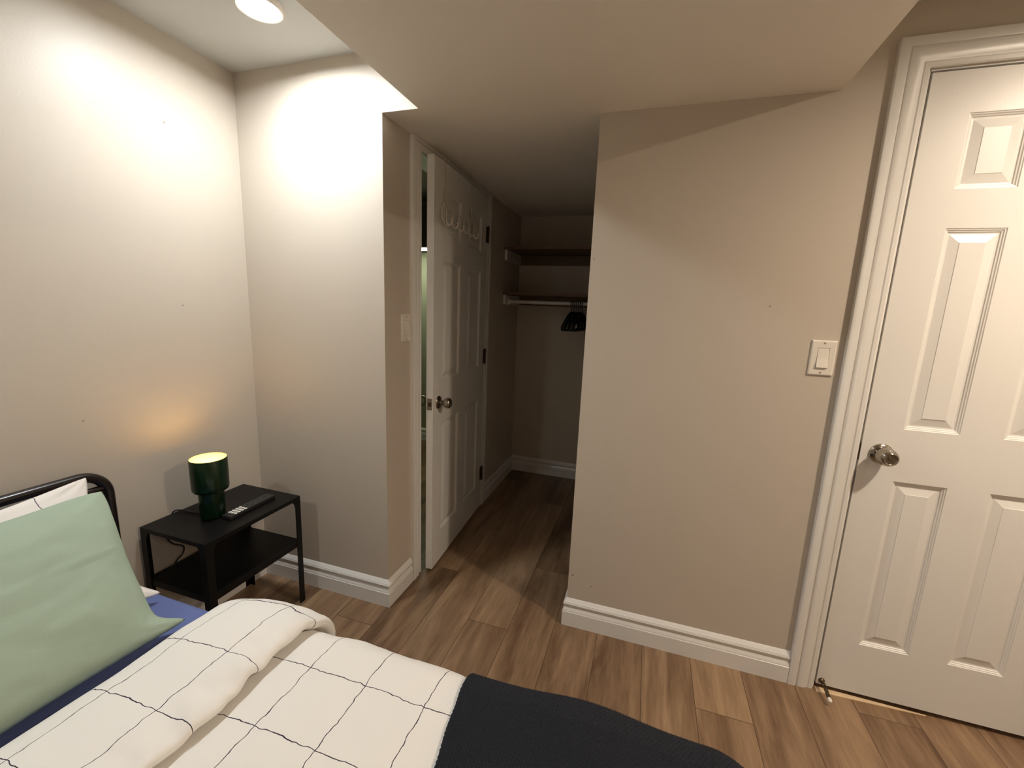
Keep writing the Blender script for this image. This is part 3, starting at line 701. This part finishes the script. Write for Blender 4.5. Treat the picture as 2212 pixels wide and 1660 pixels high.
# cross-section of bedding over the bed sides: q runs across the bed, h is height above the mattress top
YE, RC = 0.775, 0.062
def section(q, h):
    """q: distance from y=0.12 (bed middle) along the cover; returns y,z"""
    mid = 0.12; half = YE-mid
    s = 1 if q >= 0 else -1; a = abs(q); R2 = RC+h
    if a <= half: y, z = a, BED_TOP+h
    else:
        b = (a-half)/RC
        if b < math.pi/2: y, z = half+R2*math.sin(b), BED_TOP-RC+R2*math.cos(b)
        else: y, z = half+R2, BED_TOP-RC-(b-math.pi/2)*RC
    return mid+s*y, z
HALFQ = (YE-0.12) + RC*math.pi/2 + 0.13
nz = lambda x, y, s, k=0.0: noise.noise(Vector((x*s+k, y*s-k, k*1.7)))

# duvet: folded back at the head; profile (x, height above mattress) from flap end to foot
PROF = [(-0.870, 0.030), (-0.835, 0.031), (-0.808, 0.036), (-0.797, 0.045), (-0.796, 0.055), (-0.806, 0.064), (-0.830, 0.070), (-0.880, 0.073), (-0.940, 0.071), (-1.000, 0.065), (-1.050, 0.057),
        (-1.090, 0.046), (-1.112, 0.033), (-1.118, 0.020), (-1.108, 0.010), (-1.060, 0.012), (-0.960, 0.018), (-0.860, 0.024), (-0.740, 0.030), (-0.600, 0.033), (-0.450, 0.032), (-0.300, 0.030),
        (-0.100, 0.030), (0.080, 0.028), (0.200, 0.022)]
pp = catmull([(x, 0, h) for x, h in PROF], 12)
FOOT = [(0.270, 0.010), (0.320, -0.020), (0.345, -0.070), (0.350, -0.140), (0.350, -0.200)]
pp += catmull([(0.200, 0, 0.022)] + [(x, 0, h) for x, h in FOOT], 8)[1:]
def cum(ps):
    L = [0.0]
    for a, b in zip(ps, ps[1:]): L.append(L[-1]+(b-a).length)
    return L
SL = cum(pp)
S_fold = SL[min(range(len(pp)), key=lambda i: pp[i].x)]
duv = MB(); duv.uv = []; NQ = 220; vs_ = []; fs_ = []
for i, p in enumerate(pp):
    flap = SL[i] < S_fold
    for j in range(NQ+1):
        q = -HALFQ + 2*HALFQ*j/NQ
        x, h = p.x, p.z
        wob = 0.0
        if flap:
            k_end = math.exp(-((p.x+0.797)/0.05)**2); k_w = math.exp(-((p.x+0.81)/0.085)**2)
            x += 0.010*nz(q, 0, 6, 3.0) * (1 if SL[i] < 0.35 else 0.4)
            wob = 0.0060*nz(x*0.6, q, 8, 1.0) + 0.0035*nz(x, q, 22, 2.0)*(0.4+k_end) + 0.0055*k_end*nz(q, 0.3, 42, 4.0) + 0.0120*k_w*nz(x*0.45, q, 26, 6.0)
        else:
            wob = 0.0045*nz(x, q, 5.5, 7.0) + 0.0022*nz(x*0.7, q, 15, 9.0) + 0.0014*nz(x, q, 38, 5.0)
            if x < -0.85: wob *= 0.2
        hh = max(h + wob*(1 if h > 0.02 else 0.3), 0.004 if h > 0 else h)
        if h < 0.0:
            y, z = section(q, 0.02); z = min(z, BED_TOP+h); 
        else: y, z = section(q, hh)
        yw = y + 0.004*nz(x, z, 9, 11.0)*(1 if abs(q) > YE-0.12 else 0)
        vs_.append((x, yw, z))
        if flap: duv.uv.append((x - (-1.044) + 0.155*20, q+0.12 - 0.645 + 0.155*20))
        else: duv.uv.append((x - (-0.706) + 0.155*20, q+0.12 - 0.711 + 0.155*20))
n = NQ+1
for i in range(len(pp)-1):
    for j in range(NQ): fs_.append((i*n+j, i*n+j+1, (i+1)*n+j+1, (i+1)*n+j))
duv.add(vs_, fs_)
dv = duv.build('duvet', M['duvet'], origin=(-0.4, 0.12, BED_TOP), smooth=180)
tag(dv, 'white duvet with a thin dark grid pattern, folded back below the pillows', 'duvet')

# knitted throw across the foot end
thr = MB(); vs_ = []; fs_ = []
TXa, TXb = -0.338, 0.378; NX = 420; q0, q1 = -0.15, HALFQ-0.03; NQT = int((q1-q0)/0.0018); PST = 0.0092
def bed_h(x):
    best = min(range(len(pp)), key=lambda i: (abs(pp[i].x-x) if SL[i] > S_fold else 9)); return pp[best].z
tops = []
for i in range(NX+1):
    x = TXa + (TXb-TXa)*i/NX
    if x <= 0.20: hz = 0.031
    else:
        t = min((x-0.20)/0.165, 1.0); hz = 0.031 - 0.10*t*t
    tops.append((x, hz))
for i, (x, hz) in enumerate(tops):
    for j in range(NQT+1):
        q = q0 + (q1-q0)*j/NQT
        skew = -0.13*(q-0.60)
        xx = x + skew*(1-i/NX) + 0.004*nz(q, 1.0, 12, 3.3)*(1-i/NX)
        puff = 0.014*math.exp(-((x+0.02)/0.14)**2)*math.exp(-((q-0.70)/0.14)**2) + 0.005*nz(x, q, 6, 21.0)
        st = math.sin(2*math.pi*xx/PST)*math.sin(2*math.pi*q/PST)
        edge = min(i/5.0, 1.0)
        h = 0.041*edge + 0.022*(1-edge) + puff + 0.0030*st + (hz-0.031)
        if h >= -0.045: y, z = section(q, max(h, -0.045))
        y += 0.0008*st if q > YE-0.12 else 0
        vs_.append((xx, y, z))
n = NQT+1
for i in range(NX):
    for j in range(NQT): fs_.append((i*n+j, i*n+j+1, (i+1)*n+j+1, (i+1)*n+j))
thr.add(vs_, fs_)
to = thr.build('throw_blanket', M['knit'], origin=(0.0, 0.4, BED_TOP), smooth=180)
tag(to, 'dark slate knitted throw spread over the foot end of the bed', 'blanket')

# pillows
def pillow(name, mat, bot, top, yc, W, Tf, Tb, label, seed, crease=None, flop=None, pull=0.05, uvoff=(0, 0), tap=0.0, ear=0.16):
    bot, top = Vector((bot[0], 0, bot[1])), Vector((top[0], 0, top[1]))
    Vd = (top-bot); H = Vd.length; Vd.normalize(); U = Vector((0, 1, 0)); Nn = Vd.cross(U) * 1.0
    if Nn.x < 0: Nn = -Nn
    C = (bot+top)/2 + Vector((0, yc, 0))
    n = 64; m = MB(); m.uv = []; idx = {}
    for side in (1, -1):
        for i in range(n+1):
            for j in range(n+1):
                u = -1+2*i/n; v = -1+2*j/n
                if side == -1 and (i in (0, n) or j in (0, n)): idx[(side, i, j)] = idx[(1, i, j)]; continue
                # slightly soften parameter so rows gather near the seams
                uu_, vv_ = math.sin(u*math.pi/2)*0.35+u*0.65, math.sin(v*math.pi/2)*0.35+v*0.65
                t = max(1-uu_**2, 0)*max(1-vv_**2, 0)
                th = (Tf if side == 1 else Tb)*t**0.42
                pu = 1-pull*(1-vv_**2)*abs(uu_)**3; pv = 1-pull*1.1*(1-uu_**2)*abs(vv_)**3
                rc3 = 1-0.045*(abs(uu_)*abs(vv_))**7
                pos = C + U*(uu_*W/2*pu*rc3*(1+tap*vv_)) + Vd*(vv_*H/2*pv*rc3)
                th += side*t**0.3*(0.0075*nz(uu_*1.3, vv_, 2.6, seed) + 0.0040*nz(uu_, vv_, 6.0, seed+2) + 0.0015*nz(uu_, vv_, 15.0, seed+5))
                # gathers running in from the corners
                cd_ = math.hypot(1-abs(uu_), 1-abs(vv_))
                th += 0.004*math.exp(-(cd_/0.35)**2)*t**0.2*math.sin(9*math.atan2(1-abs(uu_)+1e-4, 1-abs(vv_)+1e-4)+seed)
                if crease and side == 1:
                    th += crease[1]*math.exp(-((vv_-crease[0]-0.05*uu_)/0.022)**2)*min(t*4, 1)
                pos = pos + Nn*(th*side)
                if flop:     # bottom corner ear lying on the mattress
                    e = math.exp(-(((uu_-1)/ear)**2 + ((vv_+1)/ear)**2))
                    pos += Vector(flop)*e
                pos.z = max(pos.z, BED_TOP+0.004)
                idx[(side, i, j)] = len(m.v); m.v.append(pos); m.uv.append((uu_*W/2+uvoff[0]+3.1, vv_*H/2+uvoff[1]+3.1))
    for side in (1, -1):
        for i in range(n):
            for j in range(n):
                f = (idx[(side, i, j)], idx[(side, i+1, j)], idx[(side, i+1, j+1)], idx[(side, i, j+1)])
                m.f.append(f if side == 1 else f[::-1])
    return tag(m.build(name, mat, origin=bot+Vector((0, yc, 0)), smooth=180), label, 'pillow')
pillow('pillow', M['pillow_white'], (-1.345, 0.440), (-1.560, 0.790), 0.400, 0.74, 0.030, 0.050, 'white pillow with thin dark lines leaning on the headboard behind the green one', 3.0, pull=0.16, flop=(0.03, 0.02, 0.0), uvoff=(0.075, 0.05))
pillow('pillow', M['green_cloth'], (-1.160, 0.432), (-1.462, 0.772), 0.405, 0.615, 0.080, 0.030, 'sage green pillow propped in front of the white one', 8.0, crease=(0.12, 0.0042), pull=0.05, flop=(0.025, 0.055, 0.010), tap=0.12, ear=0.15)
